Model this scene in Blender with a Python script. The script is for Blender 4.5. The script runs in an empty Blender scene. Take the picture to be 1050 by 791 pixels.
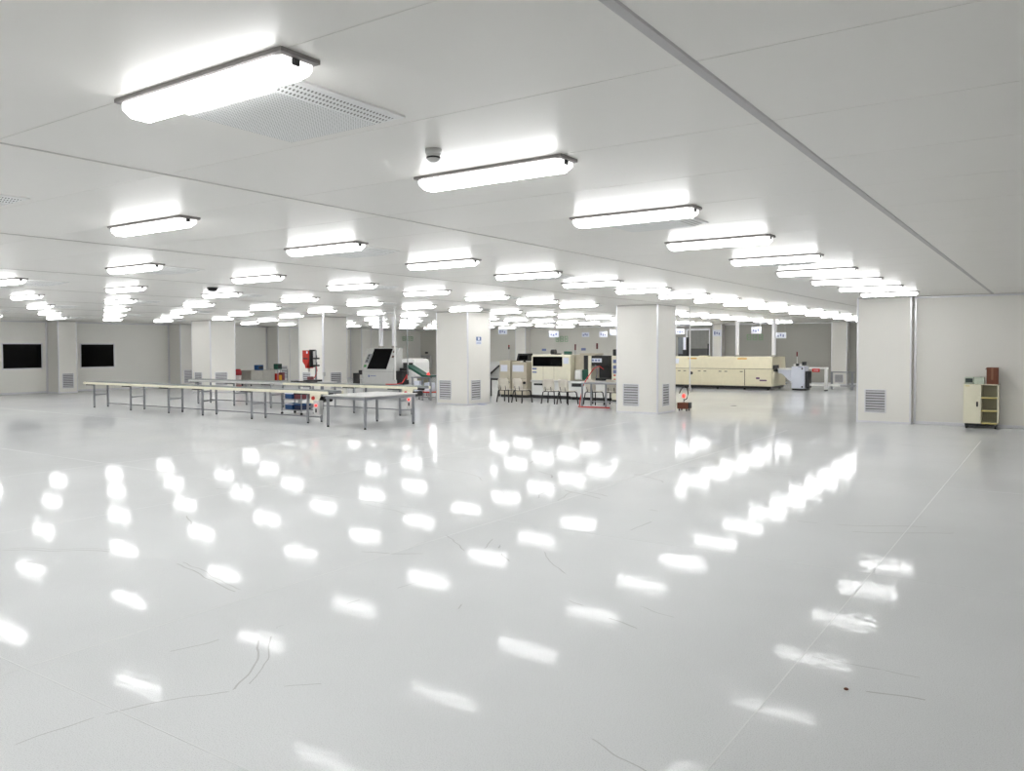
import bpy, math, random
from mathutils import Vector, Matrix
random.seed(7)
SC = bpy.context.scene
COL = SC.collection
EYE = 1.85
ZC = 3.015            # ceiling height

# ------------------------------------------------------------------ camera
cd = bpy.data.cameras.new('camera'); cam = bpy.data.objects.new('camera', cd); COL.objects.link(cam)
cd.sensor_fit = 'HORIZONTAL'; cd.sensor_width = 36.0
cd.lens = 36.0 * 825.29 / 1050.0
cd.shift_y = -15.5 / 1050.0
fw = Vector((-0.56284, 0.82607, -0.02868)); rt = Vector((0.82646, 0.56298, -0.00372)); up = rt.cross(fw)
cam.matrix_world = Matrix(((rt.x, up.x, -fw.x, 0), (rt.y, up.y, -fw.y, 0), (rt.z, up.z, -fw.z, EYE), (0, 0, 0, 1)))
cd.clip_end = 200
SC.camera = cam
# ------------------------------------------------------------------ world + exposure
w = bpy.data.worlds.new('world'); SC.world = w; w.use_nodes = True
w.node_tree.nodes['Background'].inputs[0].default_value = (0.02, 0.02, 0.02, 1)
SC.view_settings.view_transform = 'Standard'; SC.view_settings.look = 'None'
SC.view_settings.gamma = 1.0; SC.view_settings.exposure = 0.46
SC.view_settings.use_curve_mapping = False
LAMP = 18.5           # radiance of the lamp diffusers

# ------------------------------------------------------------------ materials
def srgb(r, g, b):
    f = lambda c: (c/255/12.92) if c/255 <= .04045 else ((c/255+.055)/1.055)**2.4
    return (f(r), f(g), f(b), 1)
MATS = {}
def mat(name, rgb, rough=.5, metal=0, var=.04, scale=6, bump=0, emit=0, coat=0, spec=.5):
    if name in MATS: return MATS[name]
    m = bpy.data.materials.new(name); m.use_nodes = True; nt = m.node_tree; b = nt.nodes['Principled BSDF']
    c = srgb(*rgb)
    tc = nt.nodes.new('ShaderNodeTexCoord'); no = nt.nodes.new('ShaderNodeTexNoise'); no.inputs['Scale'].default_value = scale
    no.inputs['Detail'].default_value = 4
    nt.links.new(tc.outputs['Object'], no.inputs['Vector'])
    rp = nt.nodes.new('ShaderNodeValToRGB')
    rp.color_ramp.elements[0].position = .3; rp.color_ramp.elements[1].position = .7
    rp.color_ramp.elements[0].color = [x*(1-var) for x in c[:3]]+[1]
    rp.color_ramp.elements[1].color = [min(1, x*(1+var)) for x in c[:3]]+[1]
    nt.links.new(no.outputs['Fac'], rp.inputs['Fac']); nt.links.new(rp.outputs['Color'], b.inputs['Base Color'])
    b.inputs['Roughness'].default_value = rough; b.inputs['Metallic'].default_value = metal
    b.inputs['Specular IOR Level'].default_value = spec
    b.inputs['Coat Weight'].default_value = coat
    if bump:
        bp = nt.nodes.new('ShaderNodeBump'); bp.inputs['Strength'].default_value = bump; bp.inputs['Distance'].default_value = .01
        nt.links.new(no.outputs['Fac'], bp.inputs['Height']); nt.links.new(bp.outputs['Normal'], b.inputs['Normal'])
    if emit:
        b.inputs['Emission Color'].default_value = c; b.inputs['Emission Strength'].default_value = emit
    MATS[name] = m
    return m

def floor_material():
    m = bpy.data.materials.new('glossy_epoxy'); m.use_nodes = True; nt = m.node_tree; b = nt.nodes['Principled BSDF']
    N = nt.nodes.new; L = nt.links.new
    tc = N('ShaderNodeTexCoord')
    def noise(scale, detail=4):
        n = N('ShaderNodeTexNoise'); n.inputs['Scale'].default_value = scale; n.inputs['Detail'].default_value = detail
        L(tc.outputs['Object'], n.inputs['Vector']); return n
    def math_(op, a, bb=None, c=None):
        n = N('ShaderNodeMath'); n.operation = op
        for i, v in enumerate((a, bb, c)):
            if v is None: continue
            if isinstance(v, (int, float)): n.inputs[i].default_value = v
            else: L(v, n.inputs[i])
        return n.outputs[0]
    big = noise(.35); fine = noise(160, 2); mid = noise(3.0, 5)
    r = N('ShaderNodeValToRGB'); r.color_ramp.elements[0].position = .35; r.color_ramp.elements[1].position = .65
    r.color_ramp.elements[0].color = srgb(215, 217, 218); r.color_ramp.elements[1].color = srgb(223, 225, 226)
    L(big.outputs['Fac'], r.inputs['Fac'])
    sp = N('ShaderNodeValToRGB'); sp.color_ramp.elements[0].position = .3; sp.color_ramp.elements[1].position = .5
    sp.color_ramp.elements[0].color = (.8, .8, .8, 1); sp.color_ramp.elements[1].color = (1, 1, 1, 1)
    L(fine.outputs['Fac'], sp.inputs['Fac'])
    mx = N('ShaderNodeMix'); mx.data_type = 'RGBA'; mx.blend_type = 'MULTIPLY'; mx.inputs[0].default_value = 1
    L(r.outputs[0], mx.inputs[6]); L(sp.outputs[0], mx.inputs[7])
    # scuff arcs left by trolleys (wear), as thin rings broken up by noise
    sx = N('ShaderNodeSeparateXYZ'); L(tc.outputs['Object'], sx.inputs[0])
    X, Y = sx.outputs[0], sx.outputs[1]
    acc = None
    arcs = [(-6.2, 1.0, 3.05, .006), (-6.2, 1.0, 3.11, .004), (-7.4, 2.6, 4.3, .005), (-1.0, 9.0, 4.4, .006), (-.9, 9.1, 4.2, .004),
            (-6.6, 8.0, 3.1, .006), (-9.4, 4.6, 5.2, .005), (-2.2, 1.5, 1.9, .004), (-3.2, 12.6, 4.0, .008), (-3.0, 12.7, 4.35, .008)]
    wob = math_('MULTIPLY', math_('SUBTRACT', noise(.8, 3).outputs['Fac'], .5), .5)
    for cx, cy, rad, th in arcs:
        dx = math_('SUBTRACT', X, cx); dy = math_('SUBTRACT', Y, cy)
        d = math_('SQRT', math_('ADD', math_('MULTIPLY', dx, dx), math_('MULTIPLY', dy, dy)))
        d = math_('ABSOLUTE', math_('SUBTRACT', math_('ADD', d, wob), rad))
        k = math_('LESS_THAN', d, th)
        acc = k if acc is None else math_('MAXIMUM', acc, k)
    brk = math_('GREATER_THAN', noise(1.1, 2).outputs['Fac'], .53)
    acc = math_('MULTIPLY', math_('MULTIPLY', acc, brk), .35)
    mx2 = N('ShaderNodeMix'); mx2.data_type = 'RGBA'; L(acc, mx2.inputs[0]); L(mx.outputs[2], mx2.inputs[6])
    mx2.inputs[7].default_value = srgb(120, 116, 110)
    L(mx2.outputs[2], b.inputs['Base Color'])
    rr = N('ShaderNodeMapRange'); rr.inputs['To Min'].default_value = .02; rr.inputs['To Max'].default_value = .07
    L(mid.outputs['Fac'], rr.inputs['Value']); L(rr.outputs[0], b.inputs['Roughness'])
    h = math_('ADD', math_('MULTIPLY', noise(1.4, 2).outputs['Fac'], .4), math_('MULTIPLY', noise(8, 3).outputs['Fac'], .22))
    h = math_('ADD', h, math_('MULTIPLY', noise(26, 2).outputs['Fac'], .09))
    bp = N('ShaderNodeBump'); bp.inputs['Strength'].default_value = .17; bp.inputs['Distance'].default_value = .02
    L(h, bp.inputs['Height']); L(bp.outputs['Normal'], b.inputs['Normal'])
    b.inputs['IOR'].default_value = 1.075
    return m

def perforated_material(name, sc):
    m = bpy.data.materials.new(name); m.use_nodes = True; nt = m.node_tree; b = nt.nodes['Principled BSDF']
    N = nt.nodes.new; L = nt.links.new
    tc = N('ShaderNodeTexCoord'); v = N('ShaderNodeTexVoronoi'); v.voronoi_dimensions = '2D'; v.inputs['Scale'].default_value = sc; v.inputs['Randomness'].default_value = 0
    L(tc.outputs['Object'], v.inputs['Vector'])
    r = N('ShaderNodeValToRGB'); r.color_ramp.interpolation = 'CONSTANT'
    r.color_ramp.elements[0].color = srgb(140, 140, 138); r.color_ramp.elements[1].position = .27; r.color_ramp.elements[1].color = srgb(238, 239, 238)
    L(v.outputs['Distance'], r.inputs['Fac']); L(r.outputs[0], b.inputs['Base Color']); b.inputs['Roughness'].default_value = .45
    return m

CEIL = mat('ceiling_steel', (228, 226, 221), .30, 0, .012, 1.2)
SEAM = mat('joint_profile', (200, 198, 194), .4, .2, .03)
STRIP = mat('cover_strip', (180, 178, 179), .45, .1, .03)
WALL = mat('wall_panel', (236, 234, 228), .36, 0, .012, .8)
ALU = mat('aluminium', (226, 226, 230), .28, .55, .03)
FLOOR = floor_material()
PERF = perforated_material('perforated_face_steel', 62); PERFS = perforated_material('perforated_side_steel', 46)
TRAY = mat('lamp_tray_grey', (140, 136, 134), .5, 0, .03)
DIFF = mat('lamp_diffuser', (255, 255, 255), .5, 0, 0, emit=LAMP)
DSIDE = mat('lamp_diffuser_side', (255, 255, 255), .5, 0, 0, emit=LAMP*.3)
DEND = mat('lamp_diffuser_end', (250, 250, 248), .4, 0, .02, emit=1.2)
DARK = mat('dark_plastic', (40, 40, 42), .5, 0, .1)
BLACK = mat('black_paint', (14, 14, 16), .35, 0, .1)
GLASSB = mat('black_glass', (3, 3, 5), .12, 0, .1, spec=.12)
GSTEEL = mat('grey_steel', (148, 150, 154), .4, .35, .05)
LGREY = mat('light_grey_paint', (200, 200, 198), .4, 0, .03)
WHITE = mat('white_paint', (236, 236, 234), .4, 0, .02)
CREAM = mat('cream_paint', (238, 234, 214), .45, 0, .03)
OVENC = mat('oven_cream', (230, 222, 194), .45, 0, .03)
OVENS = mat('oven_seam_line', (120, 112, 92), .6, 0, .05)  # darker tone of panel seams and the gap under the oven hood
BEIGE = mat('beige_paint', (198, 190, 172), .5, 0, .04)
BELT = mat('belt_rubber_grey', (112, 118, 116), .55, 0, .06, 20)
RAIL = mat('cream_rail', (240, 236, 214), .4, 0, .02)
RED = mat('red_paint', (196, 40, 26), .4, 0, .05)
PINK = mat('red_indicator', (255, 70, 66), .4, 0, 0, emit=1.0)
GREEN = mat('dark_green', (16, 78, 62), .5, 0, .06)
LGREEN = mat('pale_green', (206, 216, 200), .5, 0, .03)
SGREEN = mat('sign_green', (142, 178, 140), .5, 0, .03)
BLUE = mat('blue_plastic', (36, 84, 140), .45, 0, .05)
SBLUE = mat('sign_blue', (120, 132, 176), .5, 0, .05)
SWHITE = mat('sign_white', (226, 230, 242), .5, 0, .02)
BROWN = mat('cardboard', (116, 70, 52), .8, 0, .08, 10)
CABC = mat('cabinet_cream', (238, 234, 210), .45, 0, .02)
CABI = mat('cabinet_inside', (170, 166, 144), .6, 0, .05)
YEL = mat('shelf_edge_yellow', (230, 214, 140), .5, 0, .04)
ORAN = mat('orange_label', (222, 164, 40), .5, 0, .04)
CHAIR = mat('chair_shell', (222, 216, 204), .55, 0, .03)
VENTB = mat('vent_back', (84, 82, 82), .7, 0, .08)
VENTS = mat('vent_slat', (186, 186, 190), .35, .3, .03)
STEELS = mat('stainless', (176, 174, 168), .3, .6, .05)
DOORG = mat('grey_curtain', (150, 150, 146), .5, 0, .04)
DOORD = mat('grey_curtain_dark', (92, 92, 90), .5, 0, .04)
CLEAR = mat('frosted_duct', (240, 240, 244), .35, 0, .02)
CABLE = mat('red_cable', (206, 44, 44), .5, 0, .04)

# ------------------------------------------------------------------ mesh builder
class MB:
    def __init__(s): s.v = []; s.f = []
    def poly(s, pts, faces):
        o = len(s.v); s.v += [tuple(p) for p in pts]; s.f += [tuple(i+o for i in f) for f in faces]; return s
    def box(s, x0, x1, y0, y1, z0, z1, c=0):
        if c <= 0:
            return s.poly([(x, y, z) for z in (z0, z1) for y in (y0, y1) for x in (x0, x1)],
                          [(0, 2, 3, 1), (4, 5, 7, 6), (0, 1, 5, 4), (2, 6, 7, 3), (0, 4, 6, 2), (1, 3, 7, 5)])
        c = min(c, (x1-x0)*.45, (y1-y0)*.45, (z1-z0)*.45)
        def ring(i, z): # octagon ring
            x0i, x1i, y0i, y1i = x0+i, x1-i, y0+i, y1-i
            return [(x0i+c, y0i, z), (x1i-c, y0i, z), (x1i, y0i+c, z), (x1i, y1i-c, z), (x1i-c, y1i, z), (x0i+c, y1i, z), (x0i, y1i-c, z), (x0i, y0i+c, z)]
        rings = [[(x0+c, y0+c, z0), (x1-c, y0+c, z0), (x1-c, y0+c, z0), (x1-c, y1-c, z0), (x1-c, y1-c, z0), (x0+c, y1-c, z0), (x0+c, y1-c, z0), (x0+c, y0+c, z0)],
                 ring(0, z0+c), ring(0, z1-c),
                 [(x0+c, y0+c, z1), (x1-c, y0+c, z1), (x1-c, y0+c, z1), (x1-c, y1-c, z1), (x1-c, y1-c, z1), (x0+c, y1-c, z1), (x0+c, y1-c, z1), (x0+c, y0+c, z1)]]
        return s.loft(rings, True)
    def loft(s, rings, caps=True):
        n = len(rings[0]); pts = [p for r in rings for p in r]; fs = []
        for k in range(len(rings)-1):
            for i in range(n):
                j = (i+1) % n
                fs.append((k*n+i, k*n+j, (k+1)*n+j, (k+1)*n+i))
        if caps:
            fs.append(tuple(range(n-1, -1, -1))); fs.append(tuple(range((len(rings)-1)*n, len(rings)*n)))
        return s.poly(pts, fs)
    def cyl(s, p0, p1, r0, r1=None, n=12):
        return s.tube([p0, p1], [r0, r0 if r1 is None else r1], n)
    def tube(s, path, r, n=8):
        path = [Vector(p) for p in path]; rs = r if isinstance(r, (list, tuple)) else [r]*len(path)
        rings = []
        for i, p in enumerate(path):
            t = (path[min(i+1, len(path)-1)]-path[max(i-1, 0)]).normalized()
            a = Vector((0, 0, 1)) if abs(t.z) < .9 else Vector((1, 0, 0))
            u = t.cross(a).normalized(); v = t.cross(u).normalized()
            rings.append([tuple(p+(u*math.cos(2*math.pi*k/n)-v*math.sin(2*math.pi*k/n))*rs[i]) for k in range(n)])
        return s.loft(rings)
    def lathe(s, prof, x=0, y=0, n=20):
        rings = [[(x+r*math.cos(2*math.pi*k/n), y+r*math.sin(2*math.pi*k/n), z) for k in range(n)] for r, z in prof]
        return s.loft(rings)
    def prism_x(s, prof, x0, x1):      # prof: (y,z) ccw seen from +x
        n = len(prof)
        return s.loft([[(x0, y, z) for y, z in prof], [(x1, y, z) for y, z in prof]])
    def prism_y(s, prof, y0, y1):      # prof: (x,z)
        return s.loft([[(x, y0, z) for x, z in prof], [(x, y1, z) for x, z in prof]])
    def mesh(s, name, smooth=False):
        me = bpy.data.meshes.new(name); me.from_pydata(s.v, [], s.f); me.validate()
        import bmesh
        bm = bmesh.new(); bm.from_mesh(me); bmesh.ops.remove_doubles(bm, verts=bm.verts, dist=1e-6)
        bmesh.ops.recalc_face_normals(bm, faces=bm.faces); bm.to_mesh(me); bm.free()
        if smooth:
            for p in me.polygons: p.use_smooth = True
        return me
def link(name, me, m, parent=None, loc=None):
    o = bpy.data.objects.new(name, me); COL.objects.link(o)
    if m is not None and len(me.materials) == 0: me.materials.append(m)
    if parent: o.parent = parent
    if loc: o.location = loc
    return o
def part(name, mb, m, parent=None, smooth=False, loc=None):
    return link(name, mb.mesh(name, smooth), m, parent, loc)
def tag(o, label, cat=None, group=None, kind=None):
    o['label'] = label
    if cat: o['category'] = cat
    if group: o['group'] = group
    if kind: o['kind'] = kind
    return o
def thing(name, label, cat, loc=(0, 0, 0), rz=0, group=None, kind=None):
    o = bpy.data.objects.new(name, None); COL.objects.link(o); o.empty_display_size = .1
    o.location = loc; o.rotation_euler = (0, 0, rz)
    return tag(o, label, cat, group, kind)
def dup(root, loc, rz=0, label=None):
    def cp(o, par):
        c = o.copy(); COL.objects.link(c)
        if par: c.parent = par
        for ch in list(o.children): cp(ch, c)
        return c
    r = cp(root, None); r.location = loc; r.rotation_euler = (0, 0, rz)
    if label: r['label'] = label
    return r
B = lambda *a, **k: MB().box(*a, **k)
ORD = ['first', 'second', 'third', 'fourth', 'fifth', 'sixth', 'seventh', 'eighth', 'ninth', 'tenth', 'eleventh', 'twelfth', 'thirteenth',
       'fourteenth', 'fifteenth', 'sixteenth', 'seventeenth', 'eighteenth', 'nineteenth', 'twentieth', 'twenty-first', 'twenty-second']
def in_view(x, y, z, m=0):
    d = Vector((x, y, z-EYE)); k = d.dot(fw)
    if k < .3: return False
    u = 525+825.29*d.dot(rt)/k; v = 380-825.29*d.dot(up)/k
    return -m < u < 1050+m and -m < v < 791+m

# ------------------------------------------------------------------ the room shell
XL, XR, YF, YB, YW = -35.3, 6.2, -4.2, 41.0, 21.1     # left wall, right wall, wall behind camera, back wall, near wall at the right
XS = -3.5                                             # side wall beyond the near wall
floor = tag(part('floor', B(XL-.2, XR+.2, YF-.2, YB+.2, -.1, 0), FLOOR), 'glossy white epoxy floor with lamp reflections', 'floor', kind='structure')
wd = mat('floor_weld', (222, 224, 224), .3, 0, .02, spec=.06)
def weld(x0, y0, x1, y1, wdt=.004):
    d = Vector((x1-x0, y1-y0)); l = d.length; n = Vector((-d.y, d.x))/l*wdt
    pts = [(x0+n.x, y0+n.y, .0004), (x0-n.x, y0-n.y, .0004), (x1-n.x, y1-n.y, .0004), (x1+n.x, y1+n.y, .0004)]
    top = [(p[0]*1, p[1]*1, .0012) for p in pts]
    part('weld_seam', MB().loft([pts, top]), wd, floor)
for X in (-1.25, -4.95, -8.78, -12.6): weld(X, YF, X, 18)
for Y in (2.22, 7.0, 11.8): weld(XL, Y, XR, Y)

ceil = tag(part('ceiling', B(XL-.2, XR+.2, YF-.2, YB+.2, ZC+.02, ZC+.15), SEAM), 'pale grey cleanroom ceiling of long steel panels', 'ceiling', kind='structure')
xl = [2.56, -1.27, -4.95] + [-4.95-3.83*k for k in range(1, 9)]
xl = [XR] + xl
xl[-1] = XL
DY = 1.05; rows = [2.12+DY*k for k in range(-6, 38)]
cells = []
for i in range(len(xl)-1):
    for y0 in rows:
        y1 = min(y0+DY, YB); y0c = max(y0, YF)
        if y1-y0c > .2: cells.append((xl[i+1], xl[i], y0c, y1))
cells.sort(key=lambda c: (0 if any(in_view(x, y, ZC, 40) for x in (c[0], (c[0]+c[1])/2, c[1]) for y in (c[2], c[3])) else 1,
                          math.hypot((c[0]+c[1])/2, (c[2]+c[3])/2)))
cache = {}; rest = MB()
def panel_geo(mb, ox, oy, sx, sy):
    g = .0015; c = .003; x0, x1, y0, y1 = ox+g, ox+sx-g, oy+g, oy+sy-g
    return mb.loft([[(x0+c, y0+c, ZC), (x0+c, y1-c, ZC), (x1-c, y1-c, ZC), (x1-c, y0+c, ZC)],
                    [(x0, y0, ZC+c), (x0, y1, ZC+c), (x1, y1, ZC+c), (x1, y0, ZC+c)], [(x0, y0, ZC+.03), (x0, y1, ZC+.03), (x1, y1, ZC+.03), (x1, y0, ZC+.03)]])
for n, (x0, x1, y0, y1) in enumerate(cells):
    if n < 280:
        k = (round(x1-x0, 3), round(y1-y0, 3))
        if k not in cache: cache[k] = panel_geo(MB(), 0, 0, *k).mesh('ceiling_panel')
        link('ceiling_panel', cache[k], CEIL, ceil, (x0, y0, 0))
    else: panel_geo(rest, x0, y0, x1-x0, y1-y0)
r_ = part('ceiling_panels', rest, CEIL, ceil); r_['kind'] = 'stuff'
for X in xl[1:-1]:
    wdt = .03 if abs(X+1.27) < .01 else .006
    part('joint_strip', MB().prism_y([(X-wdt, ZC+.002), (X+wdt, ZC+.002), (X+wdt*.7, ZC-.007), (X-wdt*.7, ZC-.007)], YF, 21.0 if X > -3.4 else YB),
         STRIP if wdt > .02 else SEAM, ceil)

def wall(name, lab, *b, m=None):
    return tag(part(name, B(*b), m or WALL), lab, 'wall', kind='structure')
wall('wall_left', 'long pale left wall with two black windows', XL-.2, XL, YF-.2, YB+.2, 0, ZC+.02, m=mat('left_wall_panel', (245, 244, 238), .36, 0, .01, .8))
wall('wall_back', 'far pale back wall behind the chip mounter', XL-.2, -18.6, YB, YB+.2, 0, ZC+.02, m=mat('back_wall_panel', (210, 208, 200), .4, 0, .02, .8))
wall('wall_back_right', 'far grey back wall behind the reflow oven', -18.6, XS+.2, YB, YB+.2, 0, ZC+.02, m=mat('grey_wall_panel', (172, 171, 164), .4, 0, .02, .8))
wall('wall_right', 'plain pale wall behind the cream cabinet', -2.9, XR+.2, YW, YW+.15, 0, ZC+.02)
wall('wall_side', 'side wall running back behind the near right column', XS, XS+.15, YW+.6, YB, 0, ZC+.02)
wall('wall_end', 'right end wall outside the picture', XR, XR+.2, YF-.2, YW, 0, ZC+.02)
wall('wall_near', 'near wall behind the camera', XL-.2, XR+.2, YF-.2, YF, 0, ZC+.02)
def trim(name, lab, *b): return tag(part(name, B(*b, c=.006), ALU), lab, 'trim', kind='structure')
trim('baseboard_right', 'aluminium base profile along the wall with the cabinet', -2.86, XR, YW-.025, YW+.01, 0, .07)
trim('baseboard_left', 'aluminium base profile along the left window wall', XL-.01, XL+.03, YF, YB, 0, .08)
trim('baseboard_back', 'aluminium base profile along the far back wall', XL, XS, YB-.03, YB+.01, 0, .08)
trim('trim_1', 'thin ceiling profile above the wall with the cabinet', -2.86, XR, YW-.03, YW+.01, ZC-.05, ZC-.006)
trim('trim_2', 'ceiling profile along the left window wall', XL-.01, XL+.03, YF, YB, ZC-.05, ZC-.006)
trim('trim_3', 'ceiling profile along the far back wall', XL, XS, YB-.03, YB+.01, ZC-.05, ZC-.006)
trim('trim_4', 'upright profile where the cabinet wall meets the column', -2.86, -2.81, YW-.03, YW+.01, .07, ZC-.05)

def window(name, lab, y0, y1, z0, z1):
    t = thing(name, lab, 'window', (XL, (y0+y1)/2, z0), kind='structure')
    hw = (y1-y0)/2; h = z1-z0; f = .045
    part('window_pane', B(.0, .012, -hw+f, hw-f, f, h-f), GLASSB, t)
    for nm, b in (('frame_bar', (-.001, .03, -hw, hw, 0, f)), ('frame_bar', (-.001, .03, -hw, hw, h-f, h)), ('frame_bar', (-.001, .03, -hw, -hw+f, f, h-f)), ('frame_bar', (-.001, .03, hw-f, hw, f, h-f))):
        part(nm, B(*b, c=.004), ALU, t)
window('window_1', 'black rectangular window on left wall, nearer the picture edge', 15.24, 16.82, 1.02, 2.10)
window('window_2', 'black rectangular window just right of the left wall column', 18.38, 19.94, 1.01, 2.09)
tag(part('wall_switch', B(XL, XL+.03, 15.02, 15.1, 1.32, 1.44, c=.006), DARK), 'small dark switch at the left picture edge', 'switch')

# ------------------------------------------------------------------ columns with louvred vents
slat_cache = {}
def grille(t, face, a, z0, wd_, hg, n=8):
    """louvred vent; face 'f' = facing -y at local y=0, 'x' = facing +x at local x=0; a = start along the face"""
    hold = part('vent_grille', B(.02, wd_-.02, .002, .006, .02, hg-.02), VENTB, t)
    for b in ((0, wd_, -.014, .012, 0, .025), (0, wd_, -.014, .012, hg-.025, hg), (0, .025, -.014, .012, .025, hg-.025), (wd_-.025, wd_, -.014, .012, .025, hg-.025)):
        part('grille_frame', B(*b, c=.003), ALU, hold)
    k = (round(wd_, 3), round(hg, 3), n)
    if k not in slat_cache:
        p = (hg-.05)/n
        slat_cache[k] = MB().prism_x([(-.012, 0), (-.009, -.002), (.004, p*.62), (.001, p*.64)], .026, wd_-.026).mesh('slat')
    p = (hg-.05)/n
    for i in range(n): link('slat', slat_cache[k], VENTS, hold, (0, 0, .025+p*(i+.15)))
    if face == 'f': hold.location = (a, -.004, z0)
    else: hold.location = (.004, a, z0); hold.rotation_euler = (0, 0, math.pi/2)
    return hold
def column(lab, x0, x1, y0, y1, vf=None, vx=None, right=True):
    """origin at front right corner of the column"""
    t = thing('column', lab, 'column', (x1, y0, 0), group='panelled columns')
    W, D = x1-x0, y1-y0; Z = ZC-.004; e = .035
    part('front_panel', B(-W+e, -e, .0, .03, .05, Z-.03), WALL, t)
    part('side_panel', B(-.03, 0, e, D-e, .05, Z-.03), WALL, t)
    part('side_panel', B(-W, -W+.03, e, D-e, .05, Z-.03), WALL, t)
    part('back_panel', B(-W+e, -e, D-.03, D, .05, Z-.03), WALL, t)
    for cx, cy, sx, sy in ((0, 0, -1, 1), (-W, 0, 1, 1), (0, D, -1, -1), (-W, D, 1, -1)):
        o = .006
        pr = [(-o*.0, 0)]
        xs = sorted((cx-sx*o, cx+sx*e)); ys = sorted((cy-sy*o, cy+sy*e))
        # rounded corner profile
        n = 5; ring = [(cx+sx*e, cy+sy*e), (cx+sx*e, cy-sy*o)]
        for k in range(n+1):
            a = math.pi/2*k/n
            ring.append((cx-sx*o+sx*.02*(1-math.sin(a)), cy-sy*o+sy*.02*(1-math.cos(a))))
        ring.append((cx-sx*o, cy+sy*e))
        part('corner_profile', MB().loft([[(x, y, .0) for x, y in ring], [(x, y, Z) for x, y in ring]]), ALU, t)
    part('base_profile', MB().box(-W+e, -e, -.012, .03, 0, .05).box(-.03, .012, e, D-e, 0, .05).box(-W-.012, -W+.03, e, D-e, 0, .05), ALU, t)
    part('top_profile', MB().box(-W+e, -e, -.012, .03, Z-.03, Z).box(-.03, .012, e, D-e, Z-.03, Z).box(-W-.012, -W+.03, e, D-e, Z-.03, Z), SEAM, t)
    if vf: grille(t, 'f', vf[0]-x1, vf[2], vf[1]-vf[0], vf[3]-vf[2])
    if vx: grille(t, 'x', vx[0]-y0, vx[2], vx[1]-vx[0], vx[3]-vx[2])
    return t
column('pale panelled column beside the cabinet wall at right', -4.08, -2.88, 20.85, 22.0, vf=(-3.9, -3.42, .25, .81))
column('pale column with two louvred vents right of the chairs', -10.34, -9.08, 20.4, 21.62, vf=(-10.13, -9.64, .2, .82), vx=(20.7, 21.16, .2, .82))
c1 = column('pale column with a small blue sign left of the chairs', -16.9, -15.6, 20.4, 21.62, vf=(-16.78, -16.28, .16, .79), vx=(20.56, 21.06, .16, .8))
column('pale column behind the red press', -23.55, -22.25, 20.4, 21.62, vf=(-23.35, -22.9, .35, .95), vx=(20.75, 21.3, .35, .95))
column('pale column behind the left half of the long conveyor', -30.2, -28.92, 20.4, 21.62, vf=(-30.02, -29.5, .3, .86), vx=(20.6, 21.2, .3, .86))
column('column on left wall between the two black windows', XL, -34.4, 17.02, 17.8, vx=(17.16, 17.64, .2, .83))
column('column on left wall next right of the black windows', XL, -34.4, 22.64, 23.5, vx=(22.8, 23.25, .2, .83))
column('column on left wall beside the stainless counter', XL, -34.4, 28.4, 29.2, vx=(28.55, 29.0, .2, .9))
column('farthest column on left wall behind the dark-windowed machine', XL, -34.4, 34.6, 35.4, vx=(34.75, 35.2, .2, .83))
for k, yy in enumerate((17.02, 22.64, 28.4, 34.6)):
    trim(f'trim_{k+5}', f'bright upright profile where {ORD[k]} left wall column meets the wall', XL-.01, XL+.05, yy-.07, yy-.02, .08, ZC-.05)
column('white pilaster on back wall behind the black monitor', -27.35, -26.6, YB-.5, YB)
column('pilaster on back wall behind the reflow oven', -14.98, -14.5, YB-.45, YB)
column('vented pilaster on back wall at far right', -9.1, -8.38, YB-.4, YB, vf=(-8.94, -8.54, .1, .5))
sg = thing('wall_sign', 'small blue and white sign on column side', 'sign', (-15.594, 20.97, 1.95))
part('plate', B(-.003, .006, -.14, .14, 0, .25), SWHITE, sg)
part('blue_field', B(.006, .008, -.13, .13, .12, .24), BLUE, sg)
part('white_mark', B(.008, .0095, -.06, .06, .14, .22, c=.0007), SWHITE, sg)
part('blue_line', MB().box(.006, .008, -.12, .12, .06, .075).box(.006, .008, -.12, .12, .025, .04), SBLUE, sg)

# ------------------------------------------------------------------ ceiling lamps
def make_lamp():
    t = thing('ceiling_light', '', 'ceiling light', (0, 0, 0), group='fluorescent ceiling lights')
    L, W = .585, .1
    part('tray', MB().loft([[(-L, -W, 0), (L, -W, 0), (L, W, 0), (-L, W, 0)], [(-L, -W, -.017), (L, -W, -.017), (L, W, -.017), (-L, W, -.017)],
                            [(-L+.012, -W+.01, -.022), (L-.012, -W+.01, -.022), (L-.012, W-.01, -.022), (-L+.012, W-.01, -.022)]]), TRAY, t)
    a, b = .535, .088
    prof = [(-b, -.021), (b, -.021), (b*.98, -.056), (b*.5, -.085), (-b*.5, -.085), (-b*.98, -.056)]
    dfo = part('diffuser', MB().loft([[(-a, y, z) for y, z in prof], [(a, y, z) for y, z in prof]]), DIFF, t)
    dm = dfo.data; dm.materials.append(DSIDE)
    for p_ in dm.polygons:
        if abs(p_.normal.z) < .7: p_.material_index = 1
    for s in (-1, 1):
        p2 = [(y*.86, -.02+(z+.02)*.8) for y, z in prof]
        part('end_cap', MB().loft([[(s*a, y, z) for y, z in prof], [(s*(a+.03), y, z) for y, z in p2]]), DEND, t)
        part('latch', B(s*(a+.028)-.012, s*(a+.028)+.012, -.03, .005, -.048, -.021, c=.003), DARK, t)
    return t
proto = make_lamp(); first = True
cols_xy = [(-4.08, -2.88, 20.85, 22.0), (-10.34, -9.08, 20.4, 21.62), (-16.9, -15.6, 20.4, 21.62), (-23.55, -22.25, 20.4, 21.62), (-30.2, -28.92, 20.4, 21.62)]
vent_spots = []
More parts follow.
